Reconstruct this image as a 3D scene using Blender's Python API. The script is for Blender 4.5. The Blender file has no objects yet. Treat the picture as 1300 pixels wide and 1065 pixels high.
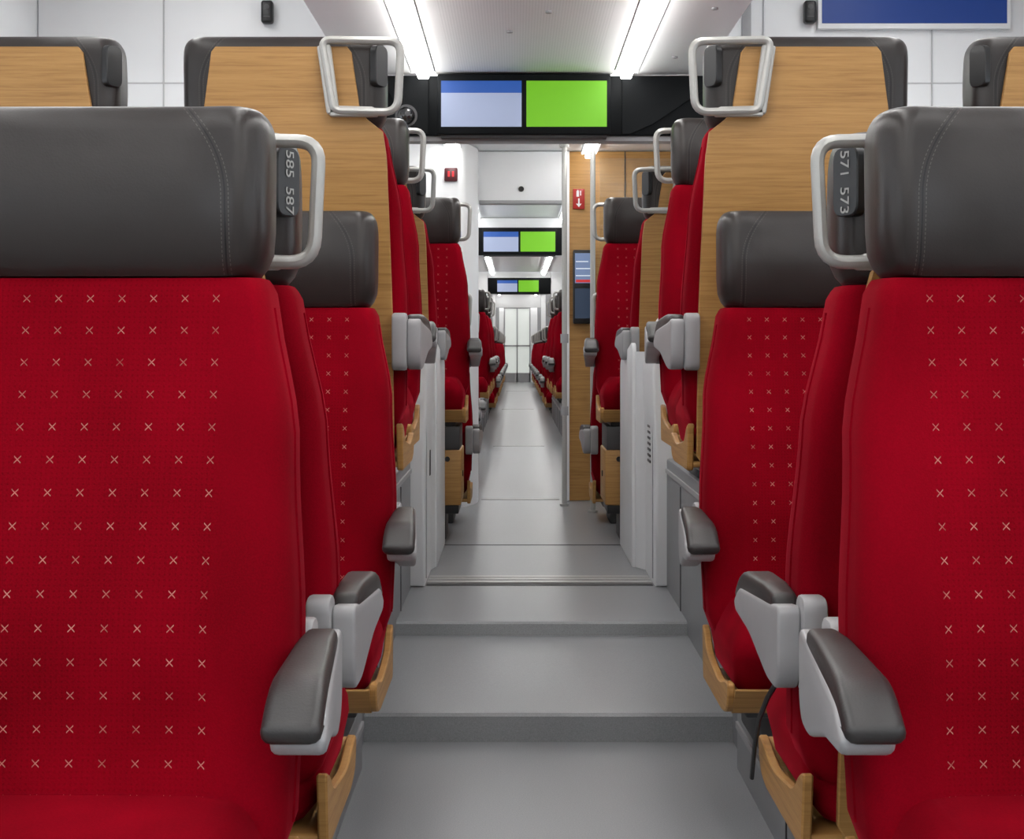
import bpy, bmesh, math, random
from mathutils import Vector, Matrix
random.seed(3)
S=bpy.context.scene
COL=S.collection
try: S.view_settings.view_transform='Standard'
except Exception: pass

# ---------------------------------------------------------------- materials
def newmat(name):
    m=bpy.data.materials.new(name); m.use_nodes=True
    nt=m.node_tree; b=nt.nodes['Principled BSDF']
    return m,nt,b
def simple(name,col,rough=.5,metal=0,noise=0,nscale=40,bump=0,coat=0,spec=.5):
    m,nt,b=newmat(name)
    b.inputs['Base Color'].default_value=(*col,1)
    b.inputs['Roughness'].default_value=rough
    b.inputs['Metallic'].default_value=metal
    b.inputs['Specular IOR Level'].default_value=spec
    if coat: b.inputs['Coat Weight'].default_value=coat
    tc=nt.nodes.new('ShaderNodeTexCoord')
    n=nt.nodes.new('ShaderNodeTexNoise'); n.inputs['Scale'].default_value=nscale; n.inputs['Detail'].default_value=4
    nt.links.new(tc.outputs['Object'],n.inputs['Vector'])
    if noise:
        mr=nt.nodes.new('ShaderNodeMapRange'); mr.inputs['To Min'].default_value=1-noise; mr.inputs['To Max'].default_value=1+noise
        nt.links.new(n.outputs['Fac'],mr.inputs['Value'])
        mx=nt.nodes.new('ShaderNodeVectorMath'); mx.operation='SCALE'
        mx.inputs[0].default_value=col
        nt.links.new(mr.outputs[0],mx.inputs['Scale'])
        nt.links.new(mx.outputs[0],b.inputs['Base Color'])
    if bump:
        bp=nt.nodes.new('ShaderNodeBump'); bp.inputs['Strength'].default_value=bump; bp.inputs['Distance'].default_value=.002
        nt.links.new(n.outputs['Fac'],bp.inputs['Height']); nt.links.new(bp.outputs[0],b.inputs['Normal'])
    return m
def emis(name,col,s):
    m,nt,b=newmat(name)
    b.inputs['Base Color'].default_value=(*[min(c,.8)*.5 for c in col],1)
    b.inputs['Emission Color'].default_value=(*col,1)
    b.inputs['Emission Strength'].default_value=s
    return m
class N:
    def __init__(s,nt): s.nt=nt
    def m(s,op,a,b=None,c=None):
        n=s.nt.nodes.new('ShaderNodeMath'); n.operation=op
        for i,v in enumerate((a,b,c)):
            if v is None: continue
            if isinstance(v,(int,float)): n.inputs[i].default_value=v
            else: s.nt.links.new(v,n.inputs[i])
        return n.outputs[0]

def mat_velvet():
    m,nt,b=newmat('red_velvet'); h=N(nt)
    tc=nt.nodes.new('ShaderNodeTexCoord'); sp=nt.nodes.new('ShaderNodeSeparateXYZ')
    nt.links.new(tc.outputs['Object'],sp.inputs[0]); x,y,z=sp.outputs
    sn=nt.nodes.new('ShaderNodeSeparateXYZ'); nt.links.new(tc.outputs['Normal'],sn.inputs[0])
    p=.0405
    u=h.m('ABSOLUTE',h.m('SUBTRACT',h.m('FRACT',h.m('ADD',h.m('DIVIDE',x,p),20)),.5))
    v=h.m('ABSOLUTE',h.m('SUBTRACT',h.m('FRACT',h.m('DIVIDE',z,p)),.5))
    d=h.m('ABSOLUTE',h.m('SUBTRACT',u,v))
    cr=h.m('MULTIPLY',h.m('LESS_THAN',d,.022),h.m('LESS_THAN',u,.105))
    front=h.m('MULTIPLY',h.m('LESS_THAN',h.m('ABSOLUTE',x),.1885),h.m('LESS_THAN',sn.outputs[1],-.75))
    front=h.m('MULTIPLY',front,h.m('GREATER_THAN',z,.3))
    cr=h.m('MULTIPLY',cr,front)
    nz=nt.nodes.new('ShaderNodeTexNoise'); nz.inputs['Scale'].default_value=55; nt.links.new(tc.outputs['Object'],nz.inputs['Vector'])
    top_fade=nt.nodes.new('ShaderNodeMapRange'); nt.links.new(z,top_fade.inputs['Value'])  # crosses get fainter towards the top of the backrest
    top_fade.inputs['From Min'].default_value=.6; top_fade.inputs['From Max'].default_value=.93; top_fade.inputs['To Min'].default_value=1; top_fade.inputs['To Max'].default_value=.6
    cr=h.m('MULTIPLY',cr,h.m('MULTIPLY',top_fade.outputs[0],h.m('MULTIPLY_ADD',nz.outputs['Fac'],.9,-.03)))
    q=p/6
    du=h.m('SUBTRACT',h.m('FRACT',h.m('ADD',h.m('DIVIDE',x,q),200)),.5)
    dv=h.m('SUBTRACT',h.m('FRACT',h.m('DIVIDE',z,q)),.5)
    dot=h.m('LESS_THAN',h.m('ADD',h.m('MULTIPLY',du,du),h.m('MULTIPLY',dv,dv)),.045)
    dot=h.m('MULTIPLY',dot,front)
    mp=nt.nodes.new('ShaderNodeMapping'); mp.inputs['Scale'].default_value=(4,4,2.6); nt.links.new(tc.outputs['Object'],mp.inputs[0])
    n2=nt.nodes.new('ShaderNodeTexNoise'); n2.inputs['Scale'].default_value=1; n2.inputs['Detail'].default_value=2; n2.inputs['Roughness'].default_value=.5
    nt.links.new(mp.outputs[0],n2.inputs['Vector'])
    n3=nt.nodes.new('ShaderNodeTexNoise'); n3.inputs['Scale'].default_value=420
    nt.links.new(tc.outputs['Object'],n3.inputs['Vector'])
    f=h.m('ADD',h.m('MULTIPLY',n2.outputs['Fac'],.75),h.m('MULTIPLY',n3.outputs['Fac'],.25))
    f=h.m('SUBTRACT',f,h.m('MULTIPLY',dot,.08))
    r=nt.nodes.new('ShaderNodeValToRGB'); r.color_ramp.elements[0].position=.25; r.color_ramp.elements[1].position=.78
    r.color_ramp.elements[0].color=(.12,.0003,.0035,1); r.color_ramp.elements[1].color=(.31,.001,.011,1)
    nt.links.new(f,r.inputs[0])
    mx=nt.nodes.new('ShaderNodeMix'); mx.data_type='RGBA'
    nt.links.new(cr,mx.inputs['Factor']); nt.links.new(r.outputs[0],mx.inputs['A']); mx.inputs['B'].default_value=(.78,.34,.28,1)
    nt.links.new(mx.outputs['Result'],b.inputs['Base Color'])
    b.inputs['Roughness'].default_value=.95; b.inputs['Specular IOR Level'].default_value=.05
    b.inputs['Sheen Weight'].default_value=.2; b.inputs['Sheen Roughness'].default_value=.25
    b.inputs['Sheen Tint'].default_value=(1,.03,.08,1)
    bp=nt.nodes.new('ShaderNodeBump'); bp.inputs['Strength'].default_value=.25; bp.inputs['Distance'].default_value=.001
    nt.links.new(n3.outputs['Fac'],bp.inputs['Height']); nt.links.new(bp.outputs[0],b.inputs['Normal'])
    return m
def mat_leather():
    m,nt,b=newmat('grey_leather'); h=N(nt)
    tc=nt.nodes.new('ShaderNodeTexCoord'); sp=nt.nodes.new('ShaderNodeSeparateXYZ')
    nt.links.new(tc.outputs['Object'],sp.inputs[0]); x,y,z=sp.outputs
    ax=h.m('ABSOLUTE',x)
    t=h.m('MAXIMUM',h.m('SUBTRACT',z,1.04),0)
    sx=h.m('SUBTRACT',.196,h.m('MULTIPLY',h.m('MULTIPLY',t,t),4.0))
    dd=h.m('SUBTRACT',ax,sx)
    line=h.m('LESS_THAN',h.m('ABSOLUTE',dd),.0013)
    st=h.m('LESS_THAN',h.m('ABSOLUTE',h.m('SUBTRACT',h.m('ABSOLUTE',dd),.005)),.0006)
    st=h.m('MULTIPLY',st,h.m('GREATER_THAN',h.m('FRACT',h.m('MULTIPLY',z,180)),.4))
    gate=h.m('GREATER_THAN',z,.9)
    line=h.m('MULTIPLY',line,gate); st=h.m('MULTIPLY',st,gate)
    nz=nt.nodes.new('ShaderNodeTexVoronoi'); nz.inputs['Scale'].default_value=330
    nt.links.new(tc.outputs['Object'],nz.inputs['Vector'])
    n2=nt.nodes.new('ShaderNodeTexNoise'); n2.inputs['Scale'].default_value=6; nt.links.new(tc.outputs['Object'],n2.inputs['Vector'])
    r=nt.nodes.new('ShaderNodeValToRGB')
    r.color_ramp.elements[0].color=(.019,.015,.0137,1); r.color_ramp.elements[1].color=(.032,.026,.024,1)
    nt.links.new(n2.outputs['Fac'],r.inputs[0])
    mx=nt.nodes.new('ShaderNodeMix'); mx.data_type='RGBA'
    nt.links.new(line,mx.inputs['Factor']); nt.links.new(r.outputs[0],mx.inputs['A']); mx.inputs['B'].default_value=(.007,.006,.006,1)
    mx2=nt.nodes.new('ShaderNodeMix'); mx2.data_type='RGBA'
    nt.links.new(st,mx2.inputs['Factor']); nt.links.new(mx.outputs['Result'],mx2.inputs['A']); mx2.inputs['B'].default_value=(.08,.07,.064,1)
    nt.links.new(mx2.outputs['Result'],b.inputs['Base Color'])
    b.inputs['Roughness'].default_value=.36; b.inputs['Specular IOR Level'].default_value=.42
    n4=nt.nodes.new('ShaderNodeTexNoise'); n4.inputs['Scale'].default_value=9; n4.inputs['Detail'].default_value=2; nt.links.new(tc.outputs['Object'],n4.inputs['Vector'])
    hh=h.m('SUBTRACT',h.m('ADD',h.m('MULTIPLY',nz.outputs['Distance'],.2),h.m('MULTIPLY',n4.outputs['Fac'],8)),h.m('MULTIPLY',line,2))
    bp=nt.nodes.new('ShaderNodeBump'); bp.inputs['Strength'].default_value=.4; bp.inputs['Distance'].default_value=.001
    nt.links.new(hh,bp.inputs['Height']); nt.links.new(bp.outputs[0],b.inputs['Normal'])
    return m
def mat_wood(name='oak_veneer',horizontal=True):
    m,nt,b=newmat(name)
    tc=nt.nodes.new('ShaderNodeTexCoord'); mp=nt.nodes.new('ShaderNodeMapping')
    mp.inputs['Scale'].default_value=(2.2,2.2,75) if horizontal else (60,60,2.2)
    nt.links.new(tc.outputs['Object'],mp.inputs[0])
    n=nt.nodes.new('ShaderNodeTexNoise'); n.inputs['Scale'].default_value=1.8; n.inputs['Detail'].default_value=8; n.inputs['Roughness'].default_value=.7; n.inputs['Distortion'].default_value=.5
    nt.links.new(mp.outputs[0],n.inputs['Vector'])
    r=nt.nodes.new('ShaderNodeValToRGB'); e=r.color_ramp.elements
    e[0].position=.28; e[0].color=(.28,.13,.034,1); e[1].position=.72; e[1].color=(.50,.278,.088,1)
    q=e.new(.5); q.color=(.42,.218,.062,1)
    nt.links.new(n.outputs['Fac'],r.inputs[0]); nt.links.new(r.outputs[0],b.inputs['Base Color'])
    b.inputs['Roughness'].default_value=.5
    return m
def mat_floor():
    m,nt,b=newmat('grey_rubber_floor')
    tc=nt.nodes.new('ShaderNodeTexCoord')
    n=nt.nodes.new('ShaderNodeTexNoise'); n.inputs['Scale'].default_value=320; n.inputs['Detail'].default_value=1
    nt.links.new(tc.outputs['Object'],n.inputs['Vector'])
    r=nt.nodes.new('ShaderNodeValToRGB'); e=r.color_ramp.elements
    e[0].position=.3; e[0].color=(.185,.191,.200,1); e[1].position=.7; e[1].color=(.235,.243,.254,1)
    nt.links.new(n.outputs['Fac'],r.inputs[0]); nt.links.new(r.outputs[0],b.inputs['Base Color'])
    b.inputs['Roughness'].default_value=.36
    return m
def mat_perf():
    m,nt,b=newmat('perforated_ceiling'); h=N(nt)
    tc=nt.nodes.new('ShaderNodeTexCoord'); sp=nt.nodes.new('ShaderNodeSeparateXYZ'); nt.links.new(tc.outputs['Object'],sp.inputs[0])
    u=h.m('SUBTRACT',h.m('FRACT',h.m('MULTIPLY',sp.outputs[0],110)),.5); v=h.m('SUBTRACT',h.m('FRACT',h.m('MULTIPLY',sp.outputs[1],110)),.5)
    d=h.m('ADD',h.m('MULTIPLY',u,u),h.m('MULTIPLY',v,v))
    k=h.m('MULTIPLY',h.m('LESS_THAN',d,.05),h.m('LESS_THAN',h.m('ABSOLUTE',h.m('SUBTRACT',sp.outputs[0],.03)),.27))
    mx=nt.nodes.new('ShaderNodeMix'); mx.data_type='RGBA'; nt.links.new(k,mx.inputs['Factor'])
    mx.inputs['A'].default_value=(.88,.88,.88,1); mx.inputs['B'].default_value=(.7,.7,.7,1)
    nt.links.new(mx.outputs['Result'],b.inputs['Base Color']); b.inputs['Roughness'].default_value=.6
    return m
def mat_glass():
    m,nt,b=newmat('window_glass')
    nt.nodes.remove(b); o=nt.nodes['Material Output']
    t=nt.nodes.new('ShaderNodeBsdfTransparent'); g=nt.nodes.new('ShaderNodeBsdfGlossy'); g.inputs['Roughness'].default_value=.03
    mx=nt.nodes.new('ShaderNodeMixShader'); mx.inputs[0].default_value=.06
    t.inputs[0].default_value=(.95,.97,.98,1)
    nt.links.new(t.outputs[0],mx.inputs[1]); nt.links.new(g.outputs[0],mx.inputs[2]); nt.links.new(mx.outputs[0],o.inputs[0])
    return m
VEL=mat_velvet(); LEA=mat_leather(); WOOD=mat_wood(); FLOOR=mat_floor(); PERF=mat_perf(); GLASS=mat_glass()
LG=simple('light_grey_plastic',(.33,.33,.338),.4,0,.04)
PAD=simple('armrest_pad_rubber',(.026,.0238,.0235),.42,0,.08,300,.15)
MET=simple('brushed_handle_metal',(.42,.415,.395),.38,.3,.05,200)
BLK=simple('black_plastic',(.010,.010,.011),.4,0,.1)
MBL=simple('matt_black_panel',(.005,.006,.007),.6,0,.1,spec=.12)
DG=simple('dark_grey_plastic',(.05,.05,.053),.5,0,.1)
POD=simple('grey_podium_panel',(.20,.205,.215),.45,0,.08,20)
WHT=simple('white_wall_panel',(.85,.86,.87),.42,0,.02,6)
CAB=simple('cabinet_light_grey',(.68,.69,.705),.4,0,.02,6)
TRM=simple('grey_trim',(.33,.33,.34),.45,0,.05)
GRV=simple('panel_groove',(.5,.5,.51),.5,0,.05)
ALU=simple('aluminium_strip',(.42,.42,.41),.4,.5,.1,100)
LAMP=emis('lamp_diffuser',(1,.985,.955),15.5)
LAMP2=emis('lamp_diffuser_vestibule',(1,.985,.955),20)
SMAT=[VEL,LEA,WOOD,LG,PAD,MET,BLK,DG]
iV,iL,iW,iG,iP,iM,iB,iD=range(8)

# ---------------------------------------------------------------- mesh builder
class MB:
    def __init__(s): s.v=[];s.f=[];s.m=[]
    def add(s,vs,fs,mi,T=None):
        o=len(s.v)
        s.v+= [tuple(T@Vector(p)) if T else tuple(p) for p in vs]
        s.f+= [tuple(i+o for i in f) for f in fs]; s.m+=[mi]*len(fs)
    def addbm(s,bm,mi):
        bm.verts.ensure_lookup_table(); bm.verts.index_update()
        s.add([v.co[:] for v in bm.verts],[[v.index for v in f.verts] for f in bm.faces],mi); bm.free()
    def loft(s,loops,mi,cap=True):
        n=len(loops[0]); vs=[p for l in loops for p in l]; fs=[]
        for i in range(len(loops)-1):
            for j in range(n):
                k=(j+1)%n
                fs.append((i*n+j,i*n+k,(i+1)*n+k,(i+1)*n+j))
        if cap:
            fs.append(tuple(range(n))[::-1]); fs.append(tuple((len(loops)-1)*n+j for j in range(n)))
        s.add(vs,fs,mi)
    def box(s,x0,x1,y0,y1,z0,z1,mi,bev=0,seg=2):
        bm=bmesh.new(); bmesh.ops.create_cube(bm,size=1)
        for v in bm.verts:
            v.co=((x0+x1)/2+v.co.x*(x1-x0),(y0+y1)/2+v.co.y*(y1-y0),(z0+z1)/2+v.co.z*(z1-z0))
        if bev: bmesh.ops.bevel(bm,geom=bm.edges[:],offset=bev,segments=seg,profile=.5,affect='EDGES')
        s.addbm(bm,mi)
    def prism(s,poly,axis,a0,a1,mi,bev=0,seg=2,fn=None):
        bm=bmesh.new()
        def P(p,a): return {'x':(a,p[0],p[1]),'y':(p[0],a,p[1]),'z':(p[0],p[1],a)}[axis]
        A=[bm.verts.new(P(p,a0)) for p in poly]; B=[bm.verts.new(P(p,a1)) for p in poly]
        n=len(poly)
        bm.faces.new(A); bm.faces.new(B[::-1])
        for i in range(n): bm.faces.new((A[i],B[i],B[(i+1)%n],A[(i+1)%n]))
        bmesh.ops.recalc_face_normals(bm,faces=bm.faces[:])
        if bev:
            es=[e for e in bm.edges if (e.verts[0] in A)==(e.verts[1] in A)]
            bmesh.ops.bevel(bm,geom=es,offset=bev,segments=seg,profile=.5,affect='EDGES')
        if fn:
            for v in bm.verts: v.co=fn(v.co)
        s.addbm(bm,mi)
    def tube(s,path,ra,rb,up,mi,closed=False,n=10):
        path=[Vector(p) for p in path]; up=Vector(up).normalized(); loops=[]
        L=len(path)
        for i,p in enumerate(path):
            a=path[(i-1)%L] if (closed or i>0) else p; b=path[(i+1)%L] if (closed or i<L-1) else p
            t=(b-a).normalized(); sd=t.cross(up).normalized()
            loops.append([tuple(p+sd*ra*math.cos(2*math.pi*k/n)+up*rb*math.sin(2*math.pi*k/n)) for k in range(n)])
        if closed:
            loops.append(loops[0]); s.loft(loops,mi,cap=False)
        else: s.loft(loops,mi)
    def cyl(s,c,r,h,axis,mi,n=20,r2=None):
        r2=r if r2 is None else r2
        def P(a,rr,t):
            u,v=rr*math.cos(a),rr*math.sin(a)
            return {'z':(c[0]+u,c[1]+v,c[2]+t),'x':(c[0]+t,c[1]+u,c[2]+v),'y':(c[0]+u,c[1]+t,c[2]+v)}[axis]
        s.loft([[P(2*math.pi*k/n,r,0) for k in range(n)],[P(2*math.pi*k/n,r2,h) for k in range(n)]],mi)
    def mesh(s,name,mats,angle=38):
        me=bpy.data.meshes.new(name); me.from_pydata(s.v,[],s.f)
        for m in mats: me.materials.append(m)
        me.polygons.foreach_set('material_index',s.m); me.update()
        bm=bmesh.new(); bm.from_mesh(me); bmesh.ops.remove_doubles(bm,verts=bm.verts[:],dist=1e-6)
        bmesh.ops.recalc_face_normals(bm,faces=bm.faces[:]); bm.to_mesh(me); bm.free()
        me.polygons.foreach_set('use_smooth',[True]*len(me.polygons))
        me.set_sharp_from_angle(angle=math.radians(angle)); me.update()
        return me
    def obj(s,name,mats,angle=38,parent=None):
        o=bpy.data.objects.new(name,s.mesh(name,mats,angle)); COL.objects.link(o)
        if parent: o.parent=parent
        return o

def rrect(hw,y0,y1,z,r,cx=0,nf=18,nc=5,ns=2,nb=6,front=None):
    r=min(r,hw*.98,(y1-y0)*.49); pts=[]
    def line(ax,ay,bx,by,n):
        for i in range(n): t=i/n; pts.append((ax+(bx-ax)*t,ay+(by-ay)*t))
    def arc(ox,oy,a0,n):
        for i in range(n): a=a0+math.pi/2*i/n; pts.append((ox+r*math.cos(a),oy+r*math.sin(a)))
    line(-hw+r,y0,hw-r,y0,nf); arc(hw-r,y0+r,-math.pi/2,nc)
    line(hw,y0+r,hw,y1-r,ns); arc(hw-r,y1-r,0,nc)
    line(hw-r,y1,-hw+r,y1,nb); arc(-hw+r,y1-r,math.pi/2,nc)
    line(-hw,y1-r,-hw,y0+r,ns); arc(-hw+r,y0+r,math.pi,nc)
    out=[]
    ym=(y0+y1)/2
    for x,y in pts:
        if front and y<ym: y+=front(x,z)*min(1,(ym-y)/(ym-y0))
        out.append((x+cx,y,z))
    return out
def interp(tab,t):
    if t<=tab[0][0]: return tab[0][1]
    for (a,b),(c,d) in zip(tab,tab[1:]):
        if t<=c:
            k=(t-a)/(c-a); k=k*k*(3-2*k); return b+(d-b)*k
    return tab[-1][1]
def rpoly(pts,r,n=5):
    out=[];L=len(pts)
    for i,p in enumerate(pts):
        rr=r[i] if isinstance(r,(list,tuple)) else r
        p=Vector(p); a=Vector(pts[i-1]); b=Vector(pts[(i+1)%L])
        da=(a-p);db=(b-p); rr=min(rr,da.length*.49,db.length*.49)
        if rr<1e-5: out.append(tuple(p)); continue
        A=p+da.normalized()*rr; B=p+db.normalized()*rr
        for k in range(n+1):
            t=k/n; out.append(tuple(A*(1-t)**2+p*2*t*(1-t)+B*t*t))
    return out

BACK=[(.10,-.115),(.45,-.075),(.95,-.01),(1.16,0)]
def yb(z): return interp(BACK,z)
P0=Vector((.222,-.006,0)); PD=Vector((.026,-.052,0)).normalized(); PN=Vector((-PD.y,PD.x,0))

def seat_mesh(name,s,handle=True,box=False,wide=True,away=True):
    """s=+1 : aisle is at +x when seat faces -y"""
    B=MB()
    def gf(x,z):
        a=abs(x); g=0
        g-= .022*max(0,min(1,(a-.17)/.06))**1.5
        g+= .006*math.cos(min(a/.2,1)*math.pi/2)
        g+= -.012*math.exp(-((z-.47)/.09)**2)
        return g
    W=[(.2,.285),(.5,.292),(.72,.280),(.93,.248)]
    loops=[]
    zs=[.20,.205,.22,.26]+[.30+.04*i for i in range(15)]+[.90,.92,.932,.938]
    for z in zs:
        e=0
        if z<.26: e=.03*(1-(z-.2)/.06)**2
        if z>.91: e=.012*((z-.91)/.028)**2
        hw=interp(W,z)-e; y1=yb(z)-.016; y0=y1-interp([(.2,.15),(.5,.135),(.93,.12)],z)+e
        loops.append(rrect(hw,y0,y1-e*.3,z,.030,front=gf))
    B.loft(loops,iV)
    for sx in (-1,1):
        path=[(sx*(interp(W,z)-.001),yb(z)-.022-.075,z) for z in [.26+.04*i for i in range(17)]]
        B.tube(path,.004,.004,(1,0,0),iV,n=6)
    def gh(x,z):
        a=abs(x); return -.016*max(0,min(1,(a-.15)/.07))**1.6
    loops=[]
    HW=[(.935,.241),(1.0,.246),(1.10,.246),(1.15,.243)]
    for z in [.940,.943,.952,.97,1.0,1.03,1.06,1.09,1.11,1.125,1.135,1.143,1.150,1.155,1.158]:
        e=0
        if z<.97: e=.014*(1-(z-.94)/.03)**2
        if z>1.125: e=.024*(1-math.sqrt(max(0,1-((z-1.125)/.0335)**2)))
        y1=yb(z)-.018
        y0=y1-interp([(.935,.118),(1.05,.135),(1.15,.13)],z)
        loops.append(rrect(interp(HW,z)-e*.9,y0+e,y1-e,z,.042,front=gh))
    B.loft(loops,iL)
    k=0 if wide else -.030
    half=[(.262+k,.12),(.262+k,.45),(.252+k,.86),(.243+k,.925),(.205,.955),(.188,.975),(.166,1.127)]
    def hwz(z):
        for (x0,z0),(x1,z1) in zip(half,half[1:]):
            if z0<=z<=z1: return x0+(x1-x0)*(z-z0)/(z1-z0+1e-9)
        return half[-1][0]
    zz=sorted(set([.12,.125,.14]+[.15+.04*i for i in range(19)]+[.9,.925,.935,.945,.955,.965,.975,1.0,1.04,1.08,1.115,1.123,1.127]))
    loops=[]
    for z in zz:
        hw=hwz(z)
        if z<.14: hw-=.012*(1-(z-.12)/.02)
        if z>1.115: hw-=.008*((z-1.115)/.012)
        yf=yb(z)
        loops.append([(-hw,yf-.014,z),(-hw,yf-.002,z),(-hw+.002,yf,z),(0,yf,z),(hw-.002,yf,z),(hw,yf-.002,z),(hw,yf-.014,z),(0,yf-.014,z)])
    B.loft(loops,iW)
    loops=[]
    for z in [.135,.14,.16,.19,.22,.245,.265,.285,.298,.305,.308]:
        e=0
        if z>.24: e=.045*(1-math.sqrt(max(0,1-((z-.24)/.0685)**2)))
        if z<.16: e=.02*(1-(z-.135)/.025)
        bl=.012*math.exp(-((z-.225)/.04)**2)
        loops.append(rrect(.262-e+bl,-.56+e-bl+ (.03*(.24-z)/.1 if z<.24 else 0),-.14,z,.05))
    B.loft(loops,iV)
    side=rpoly([(-.13,.10),(-.11,.22),(-.15,.21),(-.20,.172),(-.40,.150),(-.50,.172),(-.545,.175),(-.53,.118),(-.47,.10)],[.01,.01,.03,.06,.06,.02,.02,.04,.03],4)
    for sx in (-1,1): B.prism(side,'x',sx*.268,sx*.284,iW,.003,1)
    B.prism(rpoly([(-.13,.108),(-.13,.124),(-.50,.124),(-.545,.165),(-.56,.165),(-.51,.106)],.01,3),'x',-.27,.27,iW)
    B.box(-.20,.20,-.42,-.14,.0,.110,iD,.01)
    B.box(-.235,.235,-.46,-.12,.085,.110,iD,.006)
    if box:
        B.box(-.262,.262,-.50,-.10,-.27,-.02,iW,.008)
        B.box(-.255,.255,-.49,-.11,-.02,.086,iD,.004)
        B.box(-.25,.25,-.48,-.12,-.31,-.27,iB,.004)
        B.box(-.19,.19,-.42,-.16,-.47,-.30,iD,.006)
        B.cyl((s*.262,-.30,-.14),.014,s*.004,'x',iB,12)
        B.cyl((s*.20,-.500,-.06),.012,-.004,'y',iB,12)
    def X(a,b): return (a*s,b*s) if s>0 else (b*s,a*s)
    fl=.30 if away else .48
    def flare(c):
        t=max(0,min(1,(-c.y-.08)/.34)); a=abs(c.x); m=.300-(.008*t if away else 0)
        a=m+(a-.300)*(.62+fl*t)
        return Vector((math.copysign(a,c.x),c.y,c.z))
    body=rpoly([(-.05,.385),(-.05,.478),(-.12,.470),(-.40,.452),(-.452,.425),(-.440,.405),(-.30,.392),(-.14,.352),(-.07,.352)],[.02,.02,.02,.02,.012,.02,.03,.03,.02],5)
    x0,x1=X(.296,.352); B.prism(body,'x',x0,x1,iG,.008,3,flare)
    pad=rpoly([(-.10,.452),(-.105,.486),(-.20,.490),(-.40,.480),(-.463,.440),(-.458,.420),(-.42,.424),(-.25,.440)],[.008,.015,.02,.045,.012,.01,.02,.02],6)
    x0,x1=X(.288,.349); B.prism(pad,'x',x0,x1,iP,.012,3,flare)
    br=rpoly([(-.035,.35),(-.03,.49),(-.095,.49),(-.11,.40),(-.09,.35)],.022,4)
    x0,x1=X(.262,.298); B.prism(br,'x',x0,x1,iG,.006,2)
    if handle:
        pts=rpoly([(.100,1.140),(.289,1.136),(.281,.967),(.128,.970)],[.022,.032,.035,.02],6)
        B.tube([(s*x,.017,z) for x,z in pts],.0098,.013,(0,1,0),iM,closed=True,n=12)
        B.prism(rpoly([(s*.118,.957),(s*.235,.957),(s*.225,.980),(s*.118,.983)],.006,2),'y',.0,.022,iM,.003,1)
        B.prism(rpoly([(s*.088,1.125),(s*.112,.962),(s*.142,.965),(s*.120,1.13)],.006,2),'y',.0,.022,iM,.003,1)
    if away:
        pl=rpoly([(0,1.035),(.056,1.035),(.056,1.135),(0,1.135)],.02,4)
        def fn(c):
            p=P0+PD*c.y+PN*c.x; return Vector((p.x*s,p.y,c.z))
        B.prism(pl,'x',-.012,.006,iB,.002,1,fn)
    return B.mesh(name,SMAT)

MESH={}
def seat(xc,y,zbase,side,facing,handle=True,box=False,wide=None):
    s=(1 if side<0 else -1)*(1 if facing=='us' else -1)
    if wide is None: wide=zbase>.4
    k=(s,handle,box,wide,facing=='away')
    if k not in MESH: MESH[k]=seat_mesh('train_seat_mesh',s,handle,box,wide,facing=='away')
    o=bpy.data.objects.new('train_seat',MESH[k]); COL.objects.link(o)
    o.location=(xc,y,zbase)
    if facing=='away': o.rotation_euler=(0,0,math.pi)
    return o
LOW=.15; HIGH=.592
XL,XR=-.563,.708
PITCH=.60
seat(XL,2.15,LOW,-1,'us',False); seat(XR,2.15,LOW,1,'us',False)
BL=seat(XL,2.215,LOW,-1,'away'); BR=seat(XR,2.215,LOW,1,'away')
seat(XL,3.70,LOW,-1,'us',False); seat(XR,3.70,LOW,1,'us',False)
for dx,xc,sd in ((-PITCH-.05,XL,-1),(PITCH+.05,XR,1)):
    seat(xc+dx,2.15,LOW,sd,'us',False); seat(xc+dx,2.215,LOW,sd,'away',False); seat(xc+dx,3.70,LOW,sd,'us',False)
for xc,sd in ((XL,-1),(XR,1)):
    seat(xc,3.775,HIGH,sd,'away'); 
    seat(xc+sd*.645,3.775,HIGH,sd,'away',False)
seat(-.60,5.30,HIGH,-1,'us'); seat(.76,5.30,HIGH,1,'us')
seat(-1.25,5.30,HIGH,-1,'us',False); seat(1.41,5.30,HIGH,1,'us',False)
seat(-.625,6.50,HIGH,-1,'away',True,True); seat(.775,6.50,HIGH,1,'away',True,True)
seat(-.51,7.62,HIGH-.04,-1,'us',True,True); seat(.665,7.62,HIGH-.04,1,'us',True,True)
seat(-.51,7.69,.12,-1,'away'); seat(.665,7.69,.12,1,'away')
def rows(y0,y1,z,xs=((-.57,-1),(.70,1))):
    y=y0
    while y+.65<=y1:
        for xc,sd in xs: seat(xc,y+.60,z,sd,'us')
        if y+1.25<=y1:
            for xc,sd in xs: seat(xc,y+.67,z,sd,'away')
        y+=1.62+.07
rows(9.5,13.3,.12)
XS2=((-.545,-1),(.66,1))
rows(14.9,19.6,.40,XS2); rows(19.9,23.2,.12,XS2); rows(24.6,32.6,.12,XS2); rows(33.8,38.4,.12,XS2)

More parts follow.
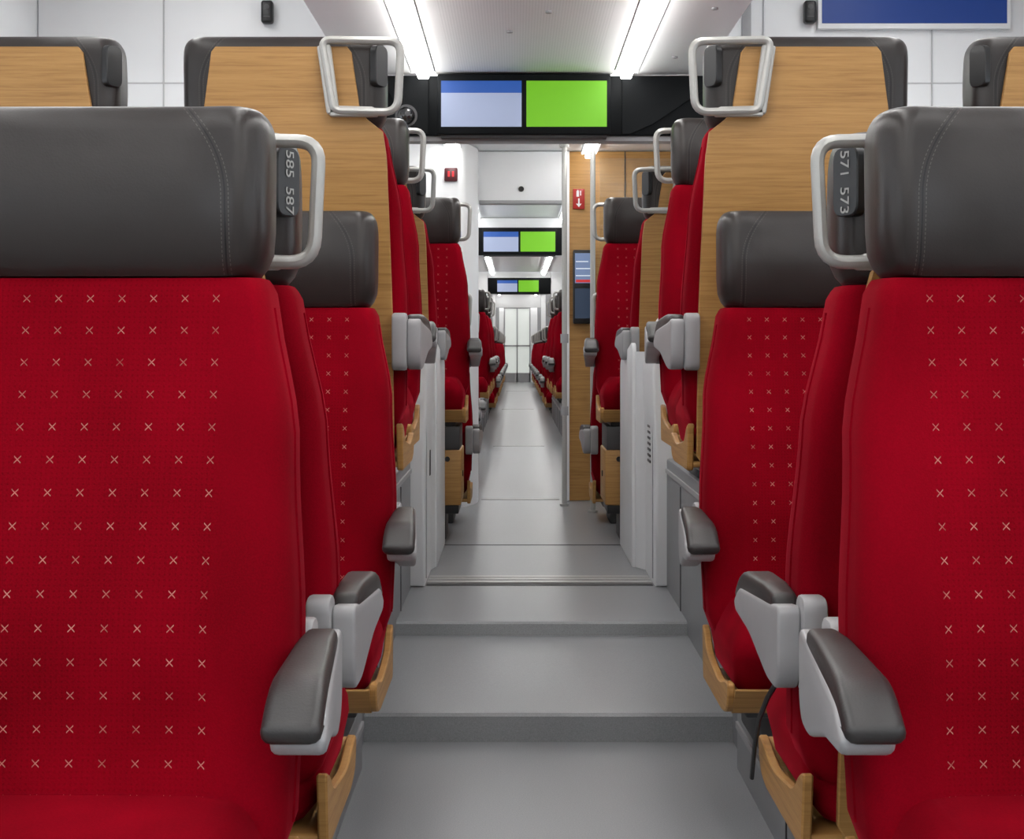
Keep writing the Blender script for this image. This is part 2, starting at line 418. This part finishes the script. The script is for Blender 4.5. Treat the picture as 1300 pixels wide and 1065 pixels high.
WTXT=emis('label_white_print',(.6,.6,.58),.12)
def number(par,s,txt,z):
    cu=bpy.data.curves.new('seat_number','FONT'); cu.body=txt; cu.size=.027; cu.align_x='CENTER'; cu.align_y='CENTER'; cu.extrude=.0004
    o=bpy.data.objects.new('seat_number_tmp',cu); COL.objects.link(o)
    dg=bpy.context.evaluated_depsgraph_get(); me=bpy.data.meshes.new_from_object(o.evaluated_get(dg)); bpy.data.objects.remove(o)
    me.materials.clear(); me.materials.append(WTXT)
    t=bpy.data.objects.new('seat_number',me); COL.objects.link(t); t.parent=par
    n=Vector((s*PN.x,PN.y,0)); xd=Vector((0,0,-1)); yd=n.cross(xd)
    p=P0+PD*.028+PN*.0068
    M=Matrix((xd,yd,n)).transposed().to_4x4(); M.translation=Vector((s*p.x,p.y,z)); t.matrix_local=M
number(BL,-1,'585',1.110); number(BL,-1,'587',1.058)
number(BR,1,'571',1.110); number(BR,1,'573',1.058)

# ---------------------------------------------------------------- room shell
XA,XB=-1.81,1.98
AL,AR=-.365,.525
YC=5.76
B=MB()
prof=[(-3,0),(3.985,0),(3.995,.062),(4.005,.069),(4.03,.072),(5.045,.075),(5.055,.110),(5.065,.116),(5.09,.118),(5.90,.12),(40,.12),(40,-.1),(-3,-.1)]
B.prism(prof,'x',XA+.01,XB-.01,0)
B.obj('floor',[FLOOR],12)
B=MB()
for (a,b,h,m) in ((5.80,5.835,.1215,1),(5.835,5.885,.1275,0),(5.885,5.905,.1215,1),(5.905,5.95,.1275,0),(5.95,5.975,.1215,1),(5.975,6.02,.126,0)):
    B.box(-.33,.505,a,b,.115,h,m)
B.box(-.33,.505,6.98,7.0,.115,.1215,1)
B.obj('trim_threshold',[ALU,BLK])
for i,yy in enumerate((8.95,13.8,22,31)):
    B=MB(); B.box(-.2,.25,yy+.1,yy+.15,.118,.124,0,.002); B.box(-.2,.25,yy+.15,yy+.19,.118,.1225,1); B.obj('trim_door_sill',[ALU,BLK])
def podium(y0,y1,z,name,al,ar):
    for (a,b) in ((XA+.012,al),(ar,XB-.012)):
        B=MB(); B.box(a,b,y0,y1,-.02,z,0,.008)
        e=b if b==al else a; sg=1 if b==al else -1
        B.box(min(e,e+sg*.006),max(e,e+sg*.006),y0+.02,y1-.02,z-.05,z-.035,1)
        yy=y0+.6
        while yy<y1-.1:
            B.box(min(e,e+sg*.003),max(e,e+sg*.003),yy,yy+.006,.0,z-.06,2); yy+=.9
        B.obj(name,[POD,TRM,DG])
podium(-2.95,3.745,LOW,'seat_podium',AL,AR); podium(3.75,YC-.01,HIGH,'seat_podium',-.385,.55)
podium(14.8,19.7,.40,'seat_podium',-.34,.45)

def wall(x,name,sg):
    B=MB()
    t=.08; a,b=(x-t,x) if sg<0 else (x,x+t)
    zlo,zhi=.95,1.75
    ys=[(-2.6,-1.2),(-.9,.9),(1.2,2.9),(3.2,4.6),(4.9,5.7),(6.3,8.2),(9.6,11.2),(11.6,13.2)]
    B.box(a,b,-3,40,-.1,zlo,0); B.box(a,b,-3,40,zhi,2.6,0)
    y=-3
    for w in ys:
        B.box(a,b,y,w[0],zlo,zhi,0); y=w[1]
    B.box(a,b,y,40,zlo,zhi,0)
    B.obj(name,[WHT])
    for i,w in enumerate(ys):
        F=MB(); k=.03; xx=x-sg*.004
        c,d=min(xx,xx+sg*.05),max(xx,xx+sg*.05)
        F.box(c,d,w[0],w[0]+k,zlo,zhi,0); F.box(c,d,w[1]-k,w[1],zlo,zhi,0)
        F.box(c,d,w[0],w[1],zlo,zlo+k,0); F.box(c,d,w[0],w[1],zhi-k,zhi,0)
        m=x+sg*.03; F.box(m-.003,m+.003,w[0]+k,w[1]-k,zlo+k,zhi-k,1)
        F.obj('window_%d'%(i+1+(0 if sg<0 else len(ys))),[DG,GLASS])
wall(XA,'wall_left',-1); wall(XB,'wall_right',1)
B=MB(); B.box(XA,XB,-3.06,-3.0,-.1,2.6,0); B.obj('wall_back',[WHT])
B=MB()
B.box(XA,XB,-3,5.95,2.50,2.56,0); B.obj('ceiling',[WHT])
SL,SR=-.63,.70
LX=(-.345,.41)
B=MB()
B.box(LX[0]+.045,LX[1]-.045,-3,5.925,2.022,2.05,1,.004)
for a,b,sg in ((SL,LX[0]-.045,-1),(LX[1]+.045,SR,1)):
    B.box(a,b,-3,5.925,2.022,2.05,0,.006)
B.box(SL,SL+.02,-3,5.925,2.03,2.50,0); B.box(SR-.02,SR,-3,5.925,2.03,2.50,0)
B.box(SL,SR,-3,5.925,2.075,2.09,0)
for (px,py) in ((-.02,5.1),(.56,5.55),(.60,4.75),(.10,4.8)):
    B.cyl((px,py,2.016),.010,.008,'z',2,16)
B.obj('ceiling_soffit',[WHT,PERF,TRM])
def strips(y0,y1,z,name='ceiling_light',lm=None):
    for x in LX:
        B=MB(); B.box(x-.021,x+.021,y0,y1,z-.024,z+.02,0,.006)
        for q in (-1,1): B.box(min(x+q*.026,x+q*.043),max(x+q*.026,x+q*.043),y0,y1,z-.002,z+.03,1)
        B.obj(name,[lm or LAMP,WHT])
strips(-2.95,5.88,2.022)
for x in (-1.15,1.28):  # unseen glowing panels added above the view to brighten the bulkhead walls
    B=MB(); B.box(x-.09,x+.09,-2.8,5.6,2.45,2.495,0,.004); B.box(x-.11,x+.11,-2.85,5.65,2.485,2.499,1); B.obj('added_fill_panel',[emis('added_side_fill',(1,.99,.97),7),TRM])
for (y0,y1) in ((6.06,8.98),(9.1,13.6),(13.8,23.5),(23.8,32.9),(33.2,39)):
    B=MB(); B.box(XA,XB,y0-.06,y1+.14,2.12,2.18,0); B.obj('ceiling',[WHT])
    strips(y0+.15,y1-.1,2.085,lm=LAMP2)

# ------------------------------------------------ bulkhead with screens
E_BL=emis('screen_blue',(.012,.075,.33),.75); E_PA=emis('screen_pale',(.36,.42,.60),.56); E_GR=emis('screen_green',(.16,.50,.006),.62)
def screen(y,zc=1.903,w=.645,h=.225,name='information_screen'):
    B=MB(); cx=.03
    B.box(cx-w/2,cx+w/2,y-.05,y,zc-h/2,zc+h/2,0,.006)
    B.box(cx-w/2+.012,cx+w/2-.012,y-.03,y+.012,zc-h/2-.012,zc-h/2+.01,1,.004)
    z0,z1=zc-h/2+.028,zc+h/2-.026
    a0,a1,b0,b1=cx-w/2+.014,cx-.009,cx+.009,cx+w/2-.014
    yf=y-.0515
    def q(x0,x1,za,zb,m): B.box(x0,x1,yf,yf+.004,za,zb,m)
    zt=z1-.045
    q(a0,a1,zt,z1,2); q(a0,a1,z0,zt,3); q(b0,b1,z0,z1,4)
    B.obj(name,[MBL,DG,E_BL,E_PA,E_GR])
for (a,b,sg) in ((XA+.005,-.49,-1),(.73,XB-.005,1)):
    B=MB(); B.box(a,b,YC+.19,YC+.24,.121,2.499,0,.004)
    YB=YC+.19
    e=b if sg<0 else a
    for off,wd,mi in ((.10,.035,1),(.165,.005,2),(.80,.005,2)):
        x=e+sg*(off+.04); B.box(x-wd/2,x+wd/2,YB-.008,YB+.002,.6,2.48,mi,.002)
    B.box(a+.01,b-.01,YB-.002,YB+.001,1.993,1.997,2)
    B.box(a+.01,b-.01,YB-.014,YB+.001,2.33,2.35,1)
    B.obj('wall_bulkhead_left' if sg<0 else 'wall_bulkhead_right',[WHT,TRM,GRV])
for x in (-.935,1.105):
    B=MB(); B.box(x-.022,x+.022,YB-.045,YB-.002,2.215,2.30,0,.01,3); B.cyl((x,YB-.047,2.275),.010,.006,'y',1,14); B.box(x-.012,x+.012,YB-.047,YB-.04,2.235,2.24,1); B.obj('intercom_unit',[BLK,DG])
B=MB(); B.box(1.135,1.86,YB-.03,YB-.003,2.195,2.33,0,.003); B.box(1.15,1.845,YB-.033,YB-.029,2.215,2.31,1)
B.obj('blue_wall_sign',[WHT,emis('sign_blue',(.004,.05,.30),.25)])
B=MB()
B.box(-.488,.728,YB-.02,YB+.05,1.795,2.02,0,.006)
B.box(-.488,.728,YB+.0,YB+.08,1.775,1.80,1,.004)
B.prism([(-.488,2.018),(-.33,2.018),(-.33,1.80),(-.36,1.80),(-.43,1.86),(-.488,1.98)],'y',YB-.03,YB-.018,0)
B.prism([(.728,2.018),(.40,2.018),(.40,1.80),(.43,1.80),(.52,1.84),(.728,1.98)],'y',YB-.03,YB-.018,0)
B.obj('screen_gantry',[MBL,TRM])
screen(YB-.035)
B=MB()
loops=[]
for i in range(7):
    a=i/6*math.pi/2*.96; loops.append([(-.412+.034*math.cos(a)*math.cos(t),YB-.03-.032*math.sin(a),1.868+.034*math.cos(a)*math.sin(t)) for t in [2*math.pi*k/20 for k in range(20)]])
B.loft(loops,0); B.cyl((-.412,YB-.032,1.868),.042,.014,'y',1,24); B.cyl((-.405,YB-.064,1.872),.010,.01,'y',1,14)
B.obj('security_camera',[simple('dome_smoke',(.02,.02,.022),.08,0,0,10,0,1),DG])

def cabinet(sg,xi,xo,zt,xp):
    B=MB()
    poly=[(xi,.121),(xi,.60),(xi-sg*.012,.93),(xi+sg*.01,1.0),(xi+sg*.05,zt-.03),(xi+sg*.085,zt),(xo,zt+.01),(xo,.121)]
    poly=rpoly(poly,[.0,.1,.04,.04,.03,.03,.0,.0],5)
    B.prism(poly,'y',YC,6.30,0,.012,3)
    sp=rpoly([(6.28,.121),(6.28,1.02),(6.60,.985),(6.98,.94),(7.0,.121)],[0,.05,.1,.06,0],5)
    B.prism(sp,'x',min(xp,xp+sg*.018),max(xp,xp+sg*.018),0,.004,2)
    B.prism([(xi+sg*.0,6.2),(xi+sg*.03,6.3),(xp+sg*.017,6.32),(xp,6.32)],'z',.121,.98,0)
    a,b=min(xi-sg*.004,xi+sg*.01),max(xi-sg*.004,xi+sg*.01)
    if sg>0:
        for i in range(16):
            z=.56+i*.022; B.box(a,b,5.95,6.07,z,z+.009,1)
    else:
        B.box(a,b,6.10,6.13,.50,.60,1,.003)
    B.box(a,b,5.85,5.855,.14,.9,2)
    B.obj('side_cabinet',[CAB,BLK,TRM])
cabinet(-1,-.335,-.485,1.03,-.315); cabinet(1,.51,.725,1.14,.462)

B=MB(); B.prism(rpoly([(-.62,8.60),(-.285,8.60),(-.215,8.85),(-.215,9.05),(-.62,9.05)],[0,.05,.08,0,0],5),'z',.121,2.115,0)
B.box(XA,-.62,9.0,9.05,.121,2.115,0); B.obj('wall_vestibule_left',[WHT])
B=MB(); B.box(-.390,-.318,8.575,8.60,1.90,1.975,0,.008)
RED=emis('red_led',(.7,.01,.02),.7)
for dx in (-.017,.006):
    B.box(-.354+dx,-.343+dx,8.572,8.576,1.925,1.955,1)
B.obj('seat_reservation_display',[simple('display_dark_red',(.07,.008,.012),.4),RED])
B=MB(); B.box(-.372,-.30,8.588,8.60,1.575,1.635,0,.004); B.prism([(-.36,1.585),(-.312,1.585),(-.312,1.60),(-.33,1.622),(-.345,1.60)],'y',8.585,8.589,1)
B.obj('blue_pictogram_sign',[simple('sign_blue_paint',(.01,.06,.35),.4),WHT])
B=MB(); B.box(-.62,.29,9.0,9.06,1.83,2.115,0,.004); B.box(-.21,.27,8.99,9.07,1.815,1.835,1,.003)
B.cyl((.03,8.995,1.90),.016,.01,'y',2,14)
B.obj('wall_header',[WHT,TRM,BLK])
B=MB(); B.box(.30,XB,9.0,9.06,.121,2.115,0,.004); B.box(.275,.305,8.98,9.08,.121,2.115,1,.004)
B.box(.62,.626,8.996,9.0,.121,2.115,2)
B.obj('wall_vestibule_right',[mat_wood('oak_wall_veneer'),WHT,DG])
B=MB(); B.box(.325,.392,8.985,8.998,1.785,1.90,0,.003)
B.box(.345,.360,8.982,8.986,1.855,1.888,1,.002); B.box(.349,.356,8.982,8.986,1.887,1.894,1); B.box(.366,.372,8.982,8.986,1.862,1.888,1)
B.prism([(.355,1.845),(.363,1.845),(.363,1.815),(.375,1.815),(.359,1.795),(.343,1.815),(.355,1.815)],'y',8.982,8.986,1)
B.obj('fire_extinguisher_sign',[simple('sign_red',(.40,.02,.015),.4),WHT])
B=MB(); B.box(.325,.445,8.94,8.998,1.13,1.55,0,.008)
B.box(.335,.435,8.936,8.941,1.36,1.53,1); B.box(.335,.435,8.936,8.941,1.16,1.33,2)
B.box(.34,.43,8.934,8.937,1.40,1.405,3); B.box(.34,.43,8.934,8.937,1.44,1.445,3); B.box(.34,.41,8.934,8.937,1.48,1.485,3); B.box(.34,.43,8.934,8.937,1.365,1.38,4)
B.obj('information_monitor',[BLK,emis('mon_a',(.18,.25,.42),.6),emis('mon_b',(.03,.05,.09),.5),emis('mon_w',(.7,.75,.8),.8),emis('mon_r',(.6,.03,.03),.7)])
for x,y in ((.268,8.70),(.408,8.36)):
    B=MB(); B.cyl((x,y,.121),.014,1.998,'z',0,18); B.cyl((x,y,.121),.026,.012,'z',0,18); B.cyl((x,y,2.10),.026,.02,'z',0,18)
    if y>8.5:
        for z in (.62,1.02): B.cyl((x,y,z),.022,.05,'z',1,18)
    B.obj('grab_pole',[MET,LG])
B=MB(); B.box(.445,1.0,8.355,8.365,.7,2.0,0); B.box(.44,1.0,8.35,8.37,.66,.70,1,.003); B.box(.985,1.0,8.35,8.37,.121,2.0,1); B.obj('glass_screen',[GLASS,ALU])

for y in (13.65,23.6,33.0):
    for a,b in ((XA,-.425),(.525,XB)):
        B=MB(); B.box(a,b,y,y+.08,.121,2.115,0,.004); e=b if a==XA else a
        B.box(e-.0,e+.02,y-.02,y+.1,.121,1.77,1,.004) if a==XA else B.box(e-.02,e,y-.02,y+.1,.121,1.77,1,.004)
        B.obj('wall_partition',[WHT,TRM])
    if y<30:
        B=MB(); B.box(-.42,.52,y,y+.08,1.78,2.115,0,.004); B.box(-.42,.52,y-.02,y,1.79,2.03,1,.003); B.obj('screen_gantry',[WHT,MBL])
        screen(y-.035)
    else:
        B=MB(); B.box(-.42,.52,y,y+.08,1.82,2.115,0,.004); B.obj('wall_header',[WHT])
    yy=y+.75
    B=MB()
    for a,b in ((-.50,-.36),(.46,.60)): B.box(a,b,yy,yy+.06,.121,2.1,0,.01)
    B.box(-.50,.60,yy,yy+.06,1.93,2.1,0,.01); B.obj('door_frame',[LG])
B=MB(); B.box(XA,-.30,39,39.1,.1,2.115,0); B.box(.36,XB,39,39.1,.1,2.115,0); B.box(-.30,.36,39,39.1,1.98,2.115,0); B.obj('wall_end',[WHT])
B=MB()
B.box(-.30,-.27,38.98,39.06,.121,1.98,0); B.box(.33,.36,38.98,39.06,.121,1.98,0); B.box(.015,.045,38.98,39.06,.121,1.98,0); B.box(-.30,.36,38.98,39.06,1.94,1.98,0); B.box(-.30,.36,38.98,39.06,.121,.35,0); B.box(-.30,.36,38.98,39.06,1.0,1.04,0)
B.box(-.27,.33,39.02,39.03,.35,1.94,1)
B.obj('door_1',[TRM,emis('glowing_door_glass',(.80,.86,.80),.5)])  # glow put into the door glass to brighten the far end
B=MB()
pts=[(.452,2.62,.47),(.430,2.58,.455),(.415,2.60,.42),(.410,2.66,.37),(.412,2.72,.31),(.410,2.74,.25)]
B.tube(pts,.004,.008,(0,1,0.2),0,n=8); B.obj('black_strap',[BLK])

w=bpy.data.worlds.new('sky'); S.world=w; w.use_nodes=True
bg=w.node_tree.nodes['Background']
bg.inputs[0].default_value=(.88,.94,1,1); bg.inputs[1].default_value=2.6
cam=bpy.data.cameras.new('camera'); co=bpy.data.objects.new('camera',cam); COL.objects.link(co)
co.location=(0,0,1.0); co.rotation_euler=(math.pi/2,0,0)
cam.sensor_width=36; cam.lens=2000/1300*36; cam.shift_x=-5/1300; cam.shift_y=-92.5/1300
cam.clip_start=.05; cam.clip_end=100
S.camera=co
